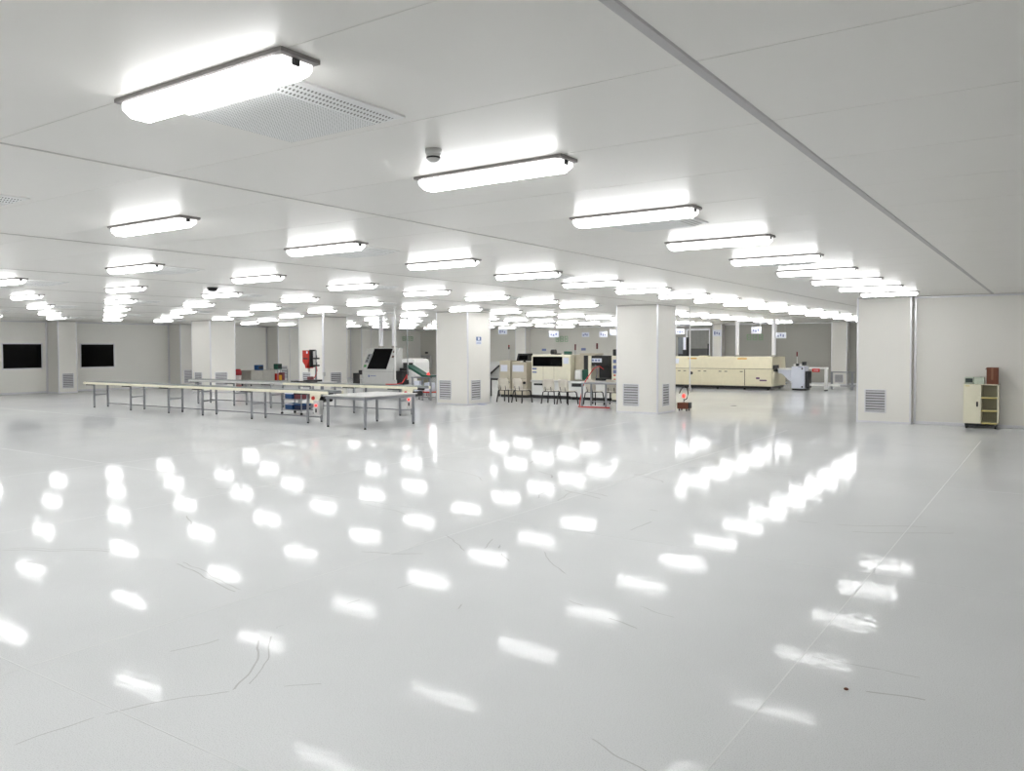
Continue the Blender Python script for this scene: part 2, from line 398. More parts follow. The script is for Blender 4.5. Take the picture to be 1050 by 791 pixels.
for i in list(range(8))+[-2]:  # last row is an added, unseen one that brightens the right side
    X = -3.08-3.85*i; num = 0
    for j in range(-2, 18):
        Y = 2.19+2.105*j
        if i == 0 and Y > 20.2: continue
        if any(X-.6 < c[1] and X+.6 > c[0] and Y+.12 > c[2] and Y-.12 < c[3] for c in cols_xy): continue
        vis = in_view(X-.5, Y, ZC) or in_view(X+.5, Y, ZC)
        if vis:
            num += 1
            lab = f'lit fluorescent ceiling light, {ORD[num-1]} from camera in the {ORD[i]} row from grey strip'
        else:
            lab = 'lit fluorescent ceiling light outside the picture, right-hand row added for brightness'
        if first: proto.location = (X, Y, ZC); proto['label'] = lab; first = False
        else: dup(proto, (X, Y, ZC), 0, lab)
        if j % 2 == 0 and j >= 0: vent_spots.append((i, j//2, X-.07, Y+.465))

# ------------------------------------------------------------------ perforated air diffusers
def make_vent():
    t = thing('air_diffuser', '', 'air vent', group='perforated ceiling air diffusers')
    W = .415
    part('flange', MB().loft([[(-W, -W, 0), (W, -W, 0), (W, W, 0), (-W, W, 0)], [(-W, -W, -.01), (W, -W, -.01), (W, W, -.01), (-W, W, -.01)]]), WHITE, t)
    V = W-.03; U = V-.075
    part('perforated_side', MB().loft([[(-V, -V, -.01), (V, -V, -.01), (V, V, -.01), (-V, V, -.01)], [(-U, -U, -.05), (U, -U, -.05), (U, U, -.05), (-U, U, -.05)]], False), PERFS, t)
    part('perforated_face', MB().loft([[(-U, -U, -.047), (U, -U, -.047), (U, U, -.047), (-U, U, -.047)], [(-U, -U, -.05), (U, -U, -.05), (U, U, -.05), (-U, U, -.05)]]), PERF, t)
    return t
vp = make_vent(); first = True; cnt = {}
for i, k, X, Y in vent_spots:
    if Y > 22 or not (in_view(X+.3, Y+.3, ZC) or in_view(X-.3, Y-.3, ZC)): continue
    cnt[i] = cnt.get(i, 0)+1
    lab = f'white perforated air diffuser, {ORD[cnt[i]-1]} from camera in the {ORD[i]} lamp row from grey strip'
    if first: vp.location = (X, Y, ZC); vp['label'] = lab; first = False
    else: dup(vp, (X, Y, ZC), 0, lab)
def detector(lab, x, y, m, m2, r=.055):
    t = thing('smoke_detector', lab, 'detector', (x, y, ZC))
    part('base', MB().lathe([(r, 0), (r, -.02), (r*.9, -.03)]), m, t, True)
    part('head', MB().lathe([(r*.8, -.03), (r*.75, -.06), (r*.4, -.075)]), m, t, True)
    part('sensor_slot', MB().lathe([(r*.82, -.045), (r*.82, -.055)]), m2, t)
detector('round white smoke detector behind the second ceiling light', -3.06, 3.68, LGREY, DARK, .05)
detector('dark dome detector on ceiling over the conveyors', -13.43, 9.54, BLACK, DARK, .1)
detector('tiny white detector on ceiling near left wall column', -28.9, 14.7, WHITE, LGREY, .07)

# ------------------------------------------------------------------ cream cabinet at the right wall
cb = thing('cabinet', 'cream cabinet on castors with one door and open shelves', 'cabinet', (-1.45, 20.64, 0))
W = .34; D = .38; z0, z1 = .11, .99
body = part('body', MB().box(-W, W, .0, D, z1-.02, z1).box(-W, W, 0, D, z0, z0+.02).box(-W, -W+.02, 0, D, z0, z1).box(W-.025, W, 0, D, z0, z1).box(-W, W, D-.015, D, z0, z1).box(-.01, .01, 0, D, z0, z1), CABC, cb)
part('inner_back', B(.011, W-.026, D-.03, D-.016, z0+.02, z1-.02), CABI, cb)
dr = part('door', B(-W+.004, .004, -.018, -.001, z0+.01, z1-.006, c=.003), CABC, cb)
part('handle', B(-.085, -.05, -.034, -.016, .49, .6, c=.005), DARK, dr)
part('label_plate', B(-W+.04, -W+.12, -.0195, -.0175, z1-.05, z1-.03), YEL, dr)
for zz in (.115, .39, .68): part('shelf', B(.012, W-.026, .002, D-.03, zz, zz+.016), CABC, cb); part('shelf_edge', B(.012, W-.026, -.006, .002, zz-.006, zz+.022), YEL, cb)
part('plinth', B(-W+.03, W-.03, .03, D-.03, .05, z0), DARK, cb)
for sx in (-1, 1):
    for yy in (.05, D-.05):
        cs = part('castor', MB().cyl((sx*(W-.06)-.016, yy, .035), (sx*(W-.06)+.016, yy, .035), .035, n=16), DARK, cb)
        part('fork', MB().box(sx*(W-.06)-.022, sx*(W-.06)-.017, yy-.015, yy+.02, .035, z0).box(sx*(W-.06)+.017, sx*(W-.06)+.022, yy-.015, yy+.02, .035, z0), CABC, cs)
b1 = thing('carton', 'pale green box lying on the cream cabinet', 'box', (-1.49, 20.8, .99))
part('box_body', B(-.1, .1, -.12, .12, 0, .15, c=.004), LGREEN, b1); part('lid_line', B(-.1005, .1005, -.1205, .1205, .115, .12), CABI, b1)
b2 = thing('crate', 'small dark green crate at left end of cabinet top', 'crate', (-1.685, 20.8, .99))
part('tray_body', MB().box(-.085, .085, -.12, .12, 0, .012).box(-.085, -.075, -.12, .12, 0, .15).box(.075, .085, -.12, .12, 0, .15).box(-.085, .085, .11, .12, 0, .15).box(-.085, .085, -.12, -.11, .0, .03).box(-.085, .085, -.12, -.11, .125, .15), LGREEN, b2)
part('dark_insert', B(-.07, .07, -.108, .105, .013, .12), mat('crate_dark', (50, 62, 58), .6), b2)
b3 = thing('cardboard_box', 'upright brown cardboard box on the cream cabinet', 'box', (-1.24, 20.82, .99))
part('box_body', B(-.11, .11, -.13, .13, 0, .37, c=.003), BROWN, b3)
part('flap', MB().loft([[(-.11, -.13, .37), (-.11, .13, .37), (-.105, .13, .37), (-.105, -.13, .37)], [(-.135, -.13, .33), (-.135, .13, .33), (-.13, .13, .328), (-.13, -.13, .328)]]), BROWN, b3)
part('tape', B(-.02, .02, -.1315, -.13, .1, .372), mat('tape_brown', (140, 96, 70), .4), b3)

# ------------------------------------------------------------------ belt conveyors
def conveyor(lab, x0, x1, y0, y1, zt, legs, xmotor, cream_from=None):
    t = thing('belt_conveyor', lab, 'conveyor', (x0, y0, 0))
    L, D = x1-x0, y1-y0
    cf = 0 if cream_from is None else cream_from-x0
    part('side_rail', B(cf, L, -.025, 0, zt-.07, zt, c=.005), RAIL, t)
    if cf: part('side_rail', B(0, cf, -.025, 0, zt-.07, zt, c=.005), LGREY, t)
    part('side_rail', B(0, L, D, D+.025, zt-.07, zt, c=.005), RAIL, t)
    part('bed', B(.05, L-.05, .001, D-.001, zt-.06, zt-.03), GSTEEL, t)
    part('belt', B(.03, L-.03, .02, D-.02, zt-.028, zt+.012, c=.012), BELT, t)
    for xx in (.06, L-.06): part('end_roller', MB().cyl((xx, .02, zt-.03), (xx, D-.02, zt-.03), .035, n=14), GSTEEL, t)
    for lx in legs:
        for yy in (.02, D-.02):
            lg = part('leg', B(lx-x0-.022, lx-x0+.022, yy-.022, yy+.022, .03, zt-.06), GSTEEL, t)
            part('foot', MB().cyl((lx-x0, yy, 0), (lx-x0, yy, .03), .028, .02, 10), DARK, lg)
        part('cross_bar', B(lx-x0-.018, lx-x0+.018, .04, D-.04, .38, .42), GSTEEL, t)
        part('support_bracket', B(lx-x0-.42, lx-x0+.02, -.015, .015, zt-.1, zt-.07), DARK, t)
    for yy in (D-.02,): part('stretcher', B(legs[0]-x0, legs[-1]-x0, yy-.015, yy+.015, .1, .13), GSTEEL, t)
    # drive end with control box
    mx = xmotor-x0
    hs = part('drive_housing', MB().prism_y([(mx-.32, zt-.07), (mx+.05, zt-.07), (mx+.05, zt-.1), (mx-.06, zt-.3), (mx-.32, zt-.3)], -.03, .0), RAIL, t)
    part('stop_button', MB().cyl((mx-.19, -.03, zt-.17), (mx-.19, -.06, zt-.17), .05, .045, 16), RED, hs)
    part('motor', MB().cyl((mx+.02, .05, zt-.2), (mx+.02, .34, zt-.2), .075, n=16), BLACK, t)
    part('chain_guard', B(mx-.02, mx+.36, .05, .12, zt-.085, zt-.035, c=.01), BLACK, t)
    cbx = part('control_box', B(mx-.12, mx+.1, -.1, .02, .22, .58, c=.006), LGREY, t)
    part('indicator', MB().lathe([(.035, .0), (.035, .02), (.02, .04)]), PINK, cbx, loc=(mx-.02, -.1, .46)).rotation_euler = (math.pi/2, 0, 0)
    part('switch', B(mx-.04, mx+.0, -.115, -.1, .29, .38, c=.003), BLACK, cbx)
    return t
conveyor('front belt conveyor with cream rail, its drive end beside the bench', -25.7, -14.55, 13.5, 13.98, .80, [-25.15, -23.1, -21.15, -19.55, -17.45, -15.3], -14.85)
conveyor('rear belt conveyor running under the red press', -24.4, -14.2, 16.35, 16.87, .80, [-23.9, -22.0, -20.2, -18.4, -16.6, -14.85], -14.4, cream_from=-19.6)

# small parts lying along the rear belt
for k, (xx, ln) in enumerate(((-19.35, .16), (-19.0, .3), (-18.6, .28))):
    tag(part('black_tray', B(xx-ln/2, xx+ln/2, 16.5, 16.7, .813, .85, c=.008), BLACK), f'{ORD[k]} from left of three black trays on the rear belt', 'tray', 'black trays on the belt')

# inspection bench at the near end of the belts
bn = thing('workbench', 'grey steel workbench standing at the near end of the conveyors', 'workbench', (-13.57, 13.95, 0))
part('tabletop', B(-.68, .68, -.9, .9, .725, .75, c=.006), LGREY, bn)
part('apron', MB().box(-.64, .64, -.86, -.82, .66, .724).box(-.64, .64, .82, .86, .66, .724).box(-.64, -.6, -.82, .82, .66, .724).box(.6, .64, -.82, .82, .66, .724), GSTEEL, bn)
for sx in (-1, 1):
    for sy in (-1, 1):
        lg = part('leg', B(sx*.6-.025, sx*.6+.025, sy*.82-.025, sy*.82+.025, .04, .66), GSTEEL, bn)
        part('foot', MB().cyl((sx*.6, sy*.82, 0), (sx*.6, sy*.82, .04), .03, .022, 10), BLACK, lg)

# blue crates on a trolley between the belts
tr = thing('trolley', 'small steel trolley between the two belts', 'trolley', (-17.6, 15.2, 0))
for zz in (.12, .42): part('deck', B(-.42, .42, -.25, .25, zz, zz+.02), GSTEEL, tr)
for sx in (-1, 1):
    for sy in (-1, 1):
        part('post', B(sx*.4-.012, sx*.4+.012, sy*.23-.012, sy*.23+.012, .07, .62), GSTEEL, tr)
        part('castor', MB().cyl((sx*.4-.015, sy*.23, .035), (sx*.4+.015, sy*.23, .035), .035, n=12), BLACK, tr)
def crate(lab, x, y, z, m, m2, w_=.3, h_=.16):
    t = thing('plastic_crate', lab, 'crate', (x, y, z), group='crates on the trolley')
    part('crate_body', MB().box(-w_/2, w_/2, -.16, .16, 0, .01).box(-w_/2, -w_/2+.012, -.16, .16, 0, h_).box(w_/2-.012, w_/2, -.16, .16, 0, h_).box(-w_/2, w_/2, -.16, -.148, 0, h_).box(-w_/2, w_/2, .148, .16, 0, h_), m, t)
    part('crate_rim', MB().box(-w_/2-.01, w_/2+.01, -.17, -.158, h_-.03, h_).box(-w_/2-.01, w_/2+.01, .158, .17, h_-.03, h_).box(-w_/2-.01, -w_/2+.002, -.158, .158, h_-.03, h_).box(w_/2-.002, w_/2+.01, -.158, .158, h_-.03, h_), m2, t)
crate('blue crate on the upper deck of the trolley, left', -17.8, 15.2, .44, BLUE, SWHITE)
crate('dark crate on the upper deck of the trolley, right', -17.42, 15.2, .44, mat('maroon', (120, 60, 66), .5), DARK)
crate('blue crate on the lower deck of the trolley, left', -17.8, 15.2, .14, BLUE, SWHITE)
crate('navy crate on the lower deck of the trolley, right', -17.42, 15.2, .14, mat('navy', (24, 40, 76), .5), BLUE)

# ------------------------------------------------------------------ red press on its small table
tb = thing('machine_table', 'small grey table under the red press behind the belt', 'table', (-19.2, 17.35, 0))
part('tabletop', B(-.55, .55, -.32, .32, .77, .8, c=.005), LGREY, tb)
for sx in (-1, 1):
    for sy in (-1, 1): part('leg', B(sx*.5-.02, sx*.5+.02, sy*.28-.02, sy*.28+.02, 0, .77), GSTEEL, tb)
rp = thing('welding_press', 'red ultrasonic welding press with black column behind the belt', 'press', (-19.38, 17.3, .8))
part('base_plate', B(-.18, .26, -.18, .2, 0, .06, c=.008), BLACK, rp)
part('column', MB().cyl((.1, .08, .06), (.1, .08, .98), .03, n=14), GSTEEL, rp)
hd = part('head', MB().prism_y([(-.26, .98), (.02, .98), (.02, .64), (-.05, .5), (-.06, .42), (-.13, .42), (-.16, .52), (-.26, .62)], -.14, .12), RED, rp)
part('label', B(-.23, -.02, -.143, -.139, .7, .74), DARK, hd); part('white_badge', B(-.08, -.02, -.143, -.139, .88, .95), SWHITE, hd)
part('horn', MB().cyl((-.1, -.02, .42), (-.1, -.02, .3), .045, .03, 14), STEELS, rp)
part('slide', B(.02, .075, -.12, .12, .45, 1.0, c=.006), BLACK, rp)
part('cylinder', MB().cyl((.14, -.02, .5), (.14, -.02, .95), .035, n=14), LGREY, rp)
for zz in (.48, .7): cl = part('clamp', B(.03, .26, -.06, .1, zz, zz+.05, c=.008), BLACK, rp); part('clamp_lever', MB().cyl((.25, -.02, zz+.03), (.3, -.06, zz+.12), .012, n=8), BLACK, cl)
part('fixture', B(-.05, .12, -.15, -.02, .06, .16, c=.01), mat('maroon', (120, 60, 66), .5), rp)
part('hose', MB().tube([(.2, 0, .5), (.24, 0, .35), (.2, -.02, .2), (.12, -.02, .1)], .012), CABLE, rp)
# power drops
def drop(lab, x, y, zb, m, r=.018):
    t = thing('power_pole', lab, 'pole', (x, y, 0), group='power poles from the ceiling')
    part('pole', MB().cyl((0, 0, zb), (0, 0, ZC), r, n=12), m, t); part('ceiling_flange', MB().cyl((0, 0, ZC-.02), (0, 0, ZC-.002), r*2.6, n=16), m, t)
    part('socket', B(-r*1.8, r*1.8, -r*1.8, r*1.8, zb, zb+.12, c=.004), LGREY, t)
drop('slim grey power pole right beside the red press', -18.45, 16.95, 1.0, ALU)
drop('white power pole dropping to the rear belt before the dark-windowed machine', -15.55, 16.95, .82, WHITE, .02)
drop('thin grey power pole with red cable near the belt end', -15.08, 16.95, .95, GSTEEL, .012)
tag(part('power_cable', MB().tube([(-15.06, 16.9, .97), (-15.02, 16.85, 1.1), (-15.06, 16.8, .98), (-15.08, 16.72, .87), (-15.2, 16.64, .84), (-15.4, 16.6, .833), (-15.6, 16.62, .833)], .014), CABLE), 'red cable looping from thin power pole onto the belt', 'cable')

# ------------------------------------------------------------------ grey machine with dark slanted window and ducts
sm = thing('insertion_machine', 'grey machine with large slanted dark window and two ceiling ducts', 'machine', (-21.05, 22.0, 0))
part('lower_cabinet', B(-.82, .78, 0, .5, .12, 1.0, c=.012), LGREY, sm)
part('hood', MB().prism_x([(0, 1.0), (0, 1.04), (.32, 1.84), (.5, 1.84), (.5, 1.0)], -.8, .78), LGREY, sm)
def slant(x0, x1, t0, t1, off, xs0=0, xs1=0):   # quad slab on the slanted hood face
    f = lambda t, o: (.32*t-o*.93, 1.04+.8*t+o*.37)
    a0, a1 = f(t0, off), f(t1, off); b0, b1 = f(t0, 0), f(t1, 0)
    return MB().loft([[(x0, b0[0], b0[1]), (x1, b0[0], b0[1]), (x1+xs1, b1[0], b1[1]), (x0+xs0, b1[0], b1[1])], [(x0, a0[0], a0[1]), (x1, a0[0], a0[1]), (x1+xs1, a1[0], a1[1]), (x0+xs0, a1[0], a1[1])]])
part('window', slant(-.56, .42, .02, .96, .012, .12, .06), GLASSB, sm)
cp = part('control_panel', slant(-.76, -.52, .3, .72, .014, .08, .08), GSTEEL, sm)
for q in range(3): part('button', slant(-.7+.02*q, -.64+.02*q, .36+.12*q, .43+.12*q, .024), DARK, cp)
part('start_button', slant(-.74, -.64, .1, .2, .03), mat('green_button', (60, 140, 70), .4), sm)
for q in (.55, .78): part('warning_label', slant(.54, .64, q, q+.1, .006), mat('label_dark', (90, 70, 60), .5), sm)
part('panel_seam', B(-.8, .76, -.004, .0, .96, .97), GSTEEL, sm)
part('logo', MB().box(-.5, -.42, -.003, .001, .75, .83).box(-.38, -.1, -.003, .001, .78, .81), SBLUE, sm)
for xx in (-.2, .46):
    dc = part('duct', MB().cyl((xx, .4, 1.84), (xx, .4, ZC), .08, n=20), CLEAR, sm)
    part('duct_collar', MB().cyl((xx, .4, 1.84), (xx, .4, 1.92), .1, n=20), STEELS, dc)
part('base_frame', B(-.78, .74, .05, .47, 0, .12), BLACK, sm)
part('infeed_arm', MB().box(-1.5, -.82, .2, .5, .82, .88).box(-1.5, -1.44, .2, .5, .3, .82).box(-1.1, -.84, .1, .3, .86, 1.0), DARK, sm)
# white hooded unit and incline conveyor to its right
hu = thing('outfeed_unit', 'white rounded hood machine with black openings right of dark-windowed machine', 'machine', (-19.82, 22.3, 0))
prof = [(-.3, .55), (.34, .55), (.34, 1.3), (.3, 1.4), (.2, 1.45), (-.2, 1.45), (-.3, 1.4)]
part('hood', MB().prism_y(prof, 0, .8), WHITE, hu)
for xx in (-.14, .14): part('opening', B(xx-.1, xx+.1, -.01, .005, 1.05, 1.3, c=.003), BLACK, hu)
part('drive', MB().box(-.36, .05, -.3, .0, .5, 1.0, c=.02).box(-.3, .02, -.12, 0, 1.0, 1.1), BLACK, hu)
part('motor', MB().cyl((-.05, -.2, .65), (-.05, .0, .65), .09, n=16), LGREY, hu)
part('legs_frame', MB().box(-.3, -.24, .02, .08, 0, .55).box(.26, .32, .02, .08, 0, .55).box(-.3, -.24, .7, .76, 0, .55).box(.26, .32, .7, .76, 0, .55).box(-.3, .3, .02, .08, .12, .17), GSTEEL, hu)
ic = thing('incline_conveyor', 'dark green inclined conveyor on a grey stand left of blue-sign column', 'conveyor', (-18.6, 21.55, 0))
part('belt', MB().prism_y([(-.62, 1.16), (-.6, 1.24), (.12, .9), (.46, .88), (.46, .82), (.1, .82)], 0, .35), GREEN, ic)
part('top_frame', B(-.4, .55, -.02, .4, .78, .82), GSTEEL, ic)
part('back_panel', B(-.38, .1, .3, .34, .45, .8), CABI, ic)
for xx in (-.35, .12, .48):
    for yy in (.0, .36): part('leg', B(xx-.025, xx+.025, yy-.025, yy+.025, 0, .78), GSTEEL, ic)
part('lower_tray', B(.1, .5, -.02, .38, .27, .31), RED, ic); part('lower_deck', B(-.38, .5, -.02, .38, .1, .13), GSTEEL, ic)
part('parts_bin', B(.14, .44, .05, .3, .31, .62, c=.01), SWHITE, ic); part('red_knob', MB().lathe([(.05, .82), (.06, .9), (.02, .98)], .3, .1), PINK, ic)
part('side_box', B(-.2, .06, -.1, .1, .3, .68, c=.01), SWHITE, ic)
# equipment box at the far corner
wb = thing('wall_box', 'grey control box with dark screen in the far corner', 'control box', (-34.75, YB-.15, .45))
part('box_body', B(-.42, .42, 0, .15, 0, .9, c=.01), LGREY, wb); part('screen', B(-.18, .18, -.012, .001, .14, .72, c=.003), BLACK, wb); part('frame', MB().box(-.4, .4, -.008, 0, .84, .87).box(-.4, .4, -.008, 0, .03, .06), GSTEEL, wb)
part('lamp_socket', B(-.1, .1, .05, .15, 1.0, 1.12, c=.01), DARK, wb)

# ------------------------------------------------------------------ left area by the wall
ct = thing('steel_counter', 'low stainless counter by the left wall', 'counter', (-33.0, 26.2, 0))
part('top', B(-.4, .4, -.95, .5, .74, .77), STEELS, ct)
for y0_ in (-.94, -.22): part('cabinet_door', B(.37, .39, y0_, y0_+.68, .12, .73, c=.005), STEELS, ct)
part('carcass', B(-.38, .37, -.95, .5, .1, .74), STEELS, ct)
for sx in (-1, 1):
    for yy in (-.9, .45): part('foot', MB().cyl((sx*.34, yy, 0), (sx*.34, yy, .1), .03, n=10), DARK, ct)
def gear(name, lab, cat, x, y, z, w_, d_, h_, m, m2):
    t = thing(name, lab, cat, (x, y, z)); part('housing', B(-w_/2, w_/2, -d_/2, d_/2, 0, h_, c=.015), m, t)
    part('display', B(w_/2-.002, w_/2+.01, -d_/2+.04, d_/2-.04, .05, h_-.05, c=.003), m2, t); return t
gear('meter', 'small blue instrument on the stainless counter', 'instrument', -32.9, 25.95, .77, .3, .34, .25, BLUE, DARK)
gear('test_box', 'small dark green instrument above the red cartons', 'instrument', -32.75, 27.0, .79, .3, .3, .27, GREEN, BLACK)
st = thing('parts_stand', 'grey parts stand holding red cartons by the left wall', 'stand', (-32.75, 27.0, 0))
part('stand_top', B(-.3, .3, -.25, .4, .76, .79), GSTEEL, st); part('stand_shelf', B(-.3, .3, -.25, .4, .2, .23), GSTEEL, st)
for sx in (-1, 1):
    for yy in (-.23, .38): part('post', B(sx*.28-.015, sx*.28+.015, yy-.015, yy+.015, 0, .76), GSTEEL, st)
for k, (yy, hh, m) in enumerate(((-.12, .34, RED), (.06, .26, ORAN), (.24, .38, mat('maroon', (120, 60, 66), .5)))):
    tag(part('carton', B(-32.75-.12, -32.75+.14, 27+yy-.08, 27+yy+.08, .231, .231+hh, c=.006), m), f'{("red", "yellow", "maroon")[k]} carton on the grey parts stand', 'carton', 'cartons on the stand')
rs = thing('red_bin', 'red swing bin beside left wall left of the stainless counter', 'bin', (-33.0, 24.75, 0))
part('bin_body', MB().lathe([(.16, .04), (.2, .55)], n=16), mat('bin_white', (200, 190, 188), .5), rs, True); part('bin_lid', MB().lathe([(.21, .55), (.21, .72), (.15, .84)], n=16), mat('bin_red', (150, 24, 34), .5), rs, True); part('bin_base', MB().lathe([(.2, 0), (.2, .05)], n=16), mat('bin_red', (150, 24, 34), .5), rs)

# ------------------------------------------------------------------ chairs
def make_chair():
    t = thing('shell_chair', '', 'chair', group='beige shell chairs')
    # seat shell (front = +y), curved backrest at -y
    n = 6; rows_ = []
    for k in range(n+1):
        s_ = k/n; y = .22-.42*s_; z = .43-.015*math.sin(math.pi*s_)
        rows_.append([(x*.21, y, z+.02*abs(x)**2) for x in (-1, -.5, 0, .5, 1)])
    def sheet(rows, th, axis):
        mb = MB(); m_ = len(rows[0]); pts = [p for r in rows for p in r]; N_ = len(pts)
        low = [(p[0], p[1]-(th if axis == 'y' else 0), p[2]-(th if axis == 'z' else 0)) for p in pts]
        f = []
        for k in range(len(rows)-1):
            for i in range(m_-1):
                a = k*m_+i; f.append((a, a+1, a+m_+1, a+m_)); f.append((N_+a, N_+a+m_, N_+a+m_+1, N_+a+1))
        edge = list(range(m_))+[k*m_+m_-1 for k in range(1, len(rows))]+list(range(N_-2, N_-m_-1, -1))+[k*m_ for k in range(len(rows)-2, 0, -1)]
        for a, b in zip(edge, edge[1:]+edge[:1]): f.append((a, N_+a, N_+b, b))
        return mb.poly(pts+low, f)
    part('seat', sheet(rows_, .018, 'z'), CHAIR, t, True)
    rows_ = []
    for k in range(7):
        s_ = k/6; z = .45+.37*s_; y = -.2-.07*s_; wv = .21-.02*(2*s_-1)**2-(.03 if k == 6 else 0)
        rows_.append([(x*wv, y+.045*x*x, z) for x in (-1, -.6, -.2, .2, .6, 1)])
    part('backrest', sheet(rows_, .016, 'y'), CHAIR, t, True)
    part('back_support', MB().tube([(-.1, -.12, .41), (-.1, -.21, .42), (-.1, -.25, .56)], .01).tube([(.1, -.12, .41), (.1, -.21, .42), (.1, -.25, .56)], .01), BLACK, t)
    part('seat_frame', MB().tube([(-.17, -.17, .41), (.17, -.17, .41), (.17, .17, .41), (-.17, .17, .41), (-.17, -.17, .41)], .017), BLACK, t)
    for sx in (-1, 1):
        for sy in (-1, 1): part('leg', MB().tube([(sx*.16, sy*.16, .41), (sx*.2, sy*.2, .38), (sx*.24, sy*.25, .0)], .02), BLACK, t)
    return t
ch = make_chair(); first = True
spots = [(-15.52, 22.45, .05, 'beige shell chair nearest to the blue-sign column'), (-14.86, 22.4, -.2, 'second beige shell chair from blue-sign column, turned slightly'),
         (-13.78, 22.5, .1, 'third beige shell chair from the blue-sign column'), (-13.16, 22.5, -.2, 'fourth beige shell chair from the blue-sign column'),
         (-12.38, 22.85, -.15, 'beige shell chair behind the grey table legs, left of two'), (-11.72, 22.95, .1, 'beige shell chair behind the grey table legs, right of two'),
         (-11.06, 22.85, .15, 'beige shell chair half hidden by the column at right')]
for x, y, rz, lab in spots:
    if first: ch.location = (x, y, 0); ch.rotation_euler = (0, 0, rz); ch['label'] = lab; first = False
    else: dup(ch, (x, y, 0), rz, lab)
gt = thing('steel_table', 'grey steel table beside the column carrying the black printer', 'table', (-12.2, 21.75, 0))
part('tabletop', B(-.03, 1.5, -.03, .62, .71, .75, c=.005), GSTEEL, gt)
for xx, yy in ((0, 0), (0, .58), (.72, .2), (1.44, 0), (1.44, .58)): part('leg', B(xx-.022, xx+.022, yy-.022, yy+.022, 0, .71), GSTEEL, gt)
part('side_rail', MB().box(0, 1.44, .565, .595, .12, .15), GSTEEL, gt)
tag(part('power_cable', MB().tube([(-12.75, 24.2, 1.1), (-12.6, 23.6, 1.22), (-12.42, 22.9, 1.15), (-12.34, 22.3, .85), (-12.3, 21.95, .6), (-12.29, 21.8, .25), (-12.29, 21.76, .03)], .016), CABLE), 'red cable hanging down beside the grey table leg', 'cable')
tag(part('floor_cable', MB().tube([(-12.28, 21.66, .016), (-12.1, 21.6, .016), (-11.8, 21.62, .016), (-11.45, 21.66, .016), (-11.2, 21.65, .016)], .016), CABLE), 'red cable lying on the floor before the grey table', 'cable')
tag(part('floor_strip', B(-15.62, -15.32, 20.9, 21.05, 0, .012, c=.003), SBLUE), 'dark flat strip lying on floor by the blue-sign column', 'strip')

# ------------------------------------------------------------------ machine line behind the chairs
cm = thing('chip_mounter', 'cream chip mounter with wide black window behind the chairs', 'machine', (-15.1, 24.6, 0))
part('upper_housing', MB().prism_x([(0, .66), (0, 1.52), (.08, 1.58), (1.3, 1.58), (1.3, .66)], -.8, .82), CREAM, cm)
part('window', B(-.74, .5, -.012, .02, 1.16, 1.51, c=.006), GLASSB, cm)
part('screen', B(.54, .76, -.014, .02, 1.26, 1.48, c=.005), SWHITE, cm)
for xx in (-.3, .15): part('panel_seam', B(xx-.004, xx+.004, -.003, .001, .68, 1.18), OVENS, cm)
part('nameplate', MB().box(-.76, -.58, -.006, .001, 1.04, 1.1).box(-.76, -.58, -.006, .001, .92, .97), SBLUE, cm)
part('table_band', B(-.84, .84, -.05, 1.3, .6, .66, c=.006), LGREY, cm)
part('lower_cabinet', B(-.8, .82, .02, 1.28, .12, .6), WHITE, cm)
part('slot', B(-.7, -.1, -.006, .03, .47, .54, c=.004), BLACK, cm)
part('base', B(-.78, .8, .05, 1.25, 0, .12), DARK, cm)
tw = part('signal_tower', MB().cyl((.8, .4, 1.58), (.8, .4, 1.74), .012, n=8), GSTEEL, cm); part('signal_lamp', MB().cyl((.8, .4, 1.74), (.8, .4, 1.95), .03, n=10), mat('signal_brown', (110, 50, 50), .4), tw)
tg = part('reel_holder', MB().cyl((-.18, .4, 1.67), (-.02, .4, 1.67), .1, n=14), DARK, cm); part('arm', B(-.02, .2, .35, .45, 1.58, 1.63), DARK, tg); part('top_box', B(.38, .62, .3, .5, 1.58, 1.7, c=.01), GREEN, cm)
def feeder(lab, x, w_, z1_, m):
    t = thing('control_cabinet', lab, 'cabinet', (x, 24.55, 0), group='beige control cabinets')
    part('body', B(-w_/2, w_/2, 0, .7, .1, z1_, c=.012), m, t); part('plinth', B(-w_/2+.03, w_/2-.03, .04, .66, 0, .1), DARK, t)
    part('paper', B(-w_/2+.05, w_/2-.12, -.004, .001, .95, 1.2), SWHITE, t); part('panel_seam', B(-w_/2+.02, w_/2-.02, -.003, .001, .7, .708), OVENS, t)
    part('knob', MB().cyl((w_/2-.08, 0, .55), (w_/2-.08, -.05, .55), .05, n=12), BLACK, t)
    return t
feeder('narrow beige control cabinet nearest to the blue-sign column', -17.05, .48, 1.36, BEIGE)
feeder('wider beige control cabinet under the black monitor', -16.42, .66, 1.3, BEIGE)
tag(part('gap_panel', B(-16.79, -16.77, 24.7, 25.2, .0, 1.2), DARK), 'black panel between the two beige control cabinets', 'panel')
mo = thing('monitor', 'black monitor standing on the wider beige cabinet', 'monitor', (-16.4, 24.8, 1.3))
part('stand', MB().cyl((0, .1, 0), (0, .1, .08), .06, .04, 12), BLACK, mo); part('casing', MB().prism_y([(-.3, .05), (.24, .05), (.3, .32), (-.22, .32)], 0, .2), BLACK, mo); part('screen', MB().prism_y([(-.2, .09), (.18, .09), (.2, .26), (-.16, .26)], -.004, .001), GLASSB, mo)
st2 = thing('signal_tower', 'thin red and dark signal tower over the narrow beige cabinet', 'signal light', (-17.1, 24.9, 1.36)); part('pole', MB().cyl((0, 0, 0), (0, 0, .42), .01, n=8), LGREY, st2)
part('red_lamp', MB().cyl((0, 0, .5), (0, 0, .58), .03, n=10), mat('signal_red', (150, 60, 56), .4), st2); part('dark_lamp', MB().cyl((0, 0, .42), (0, 0, .5), .03, n=10), DARK, st2)
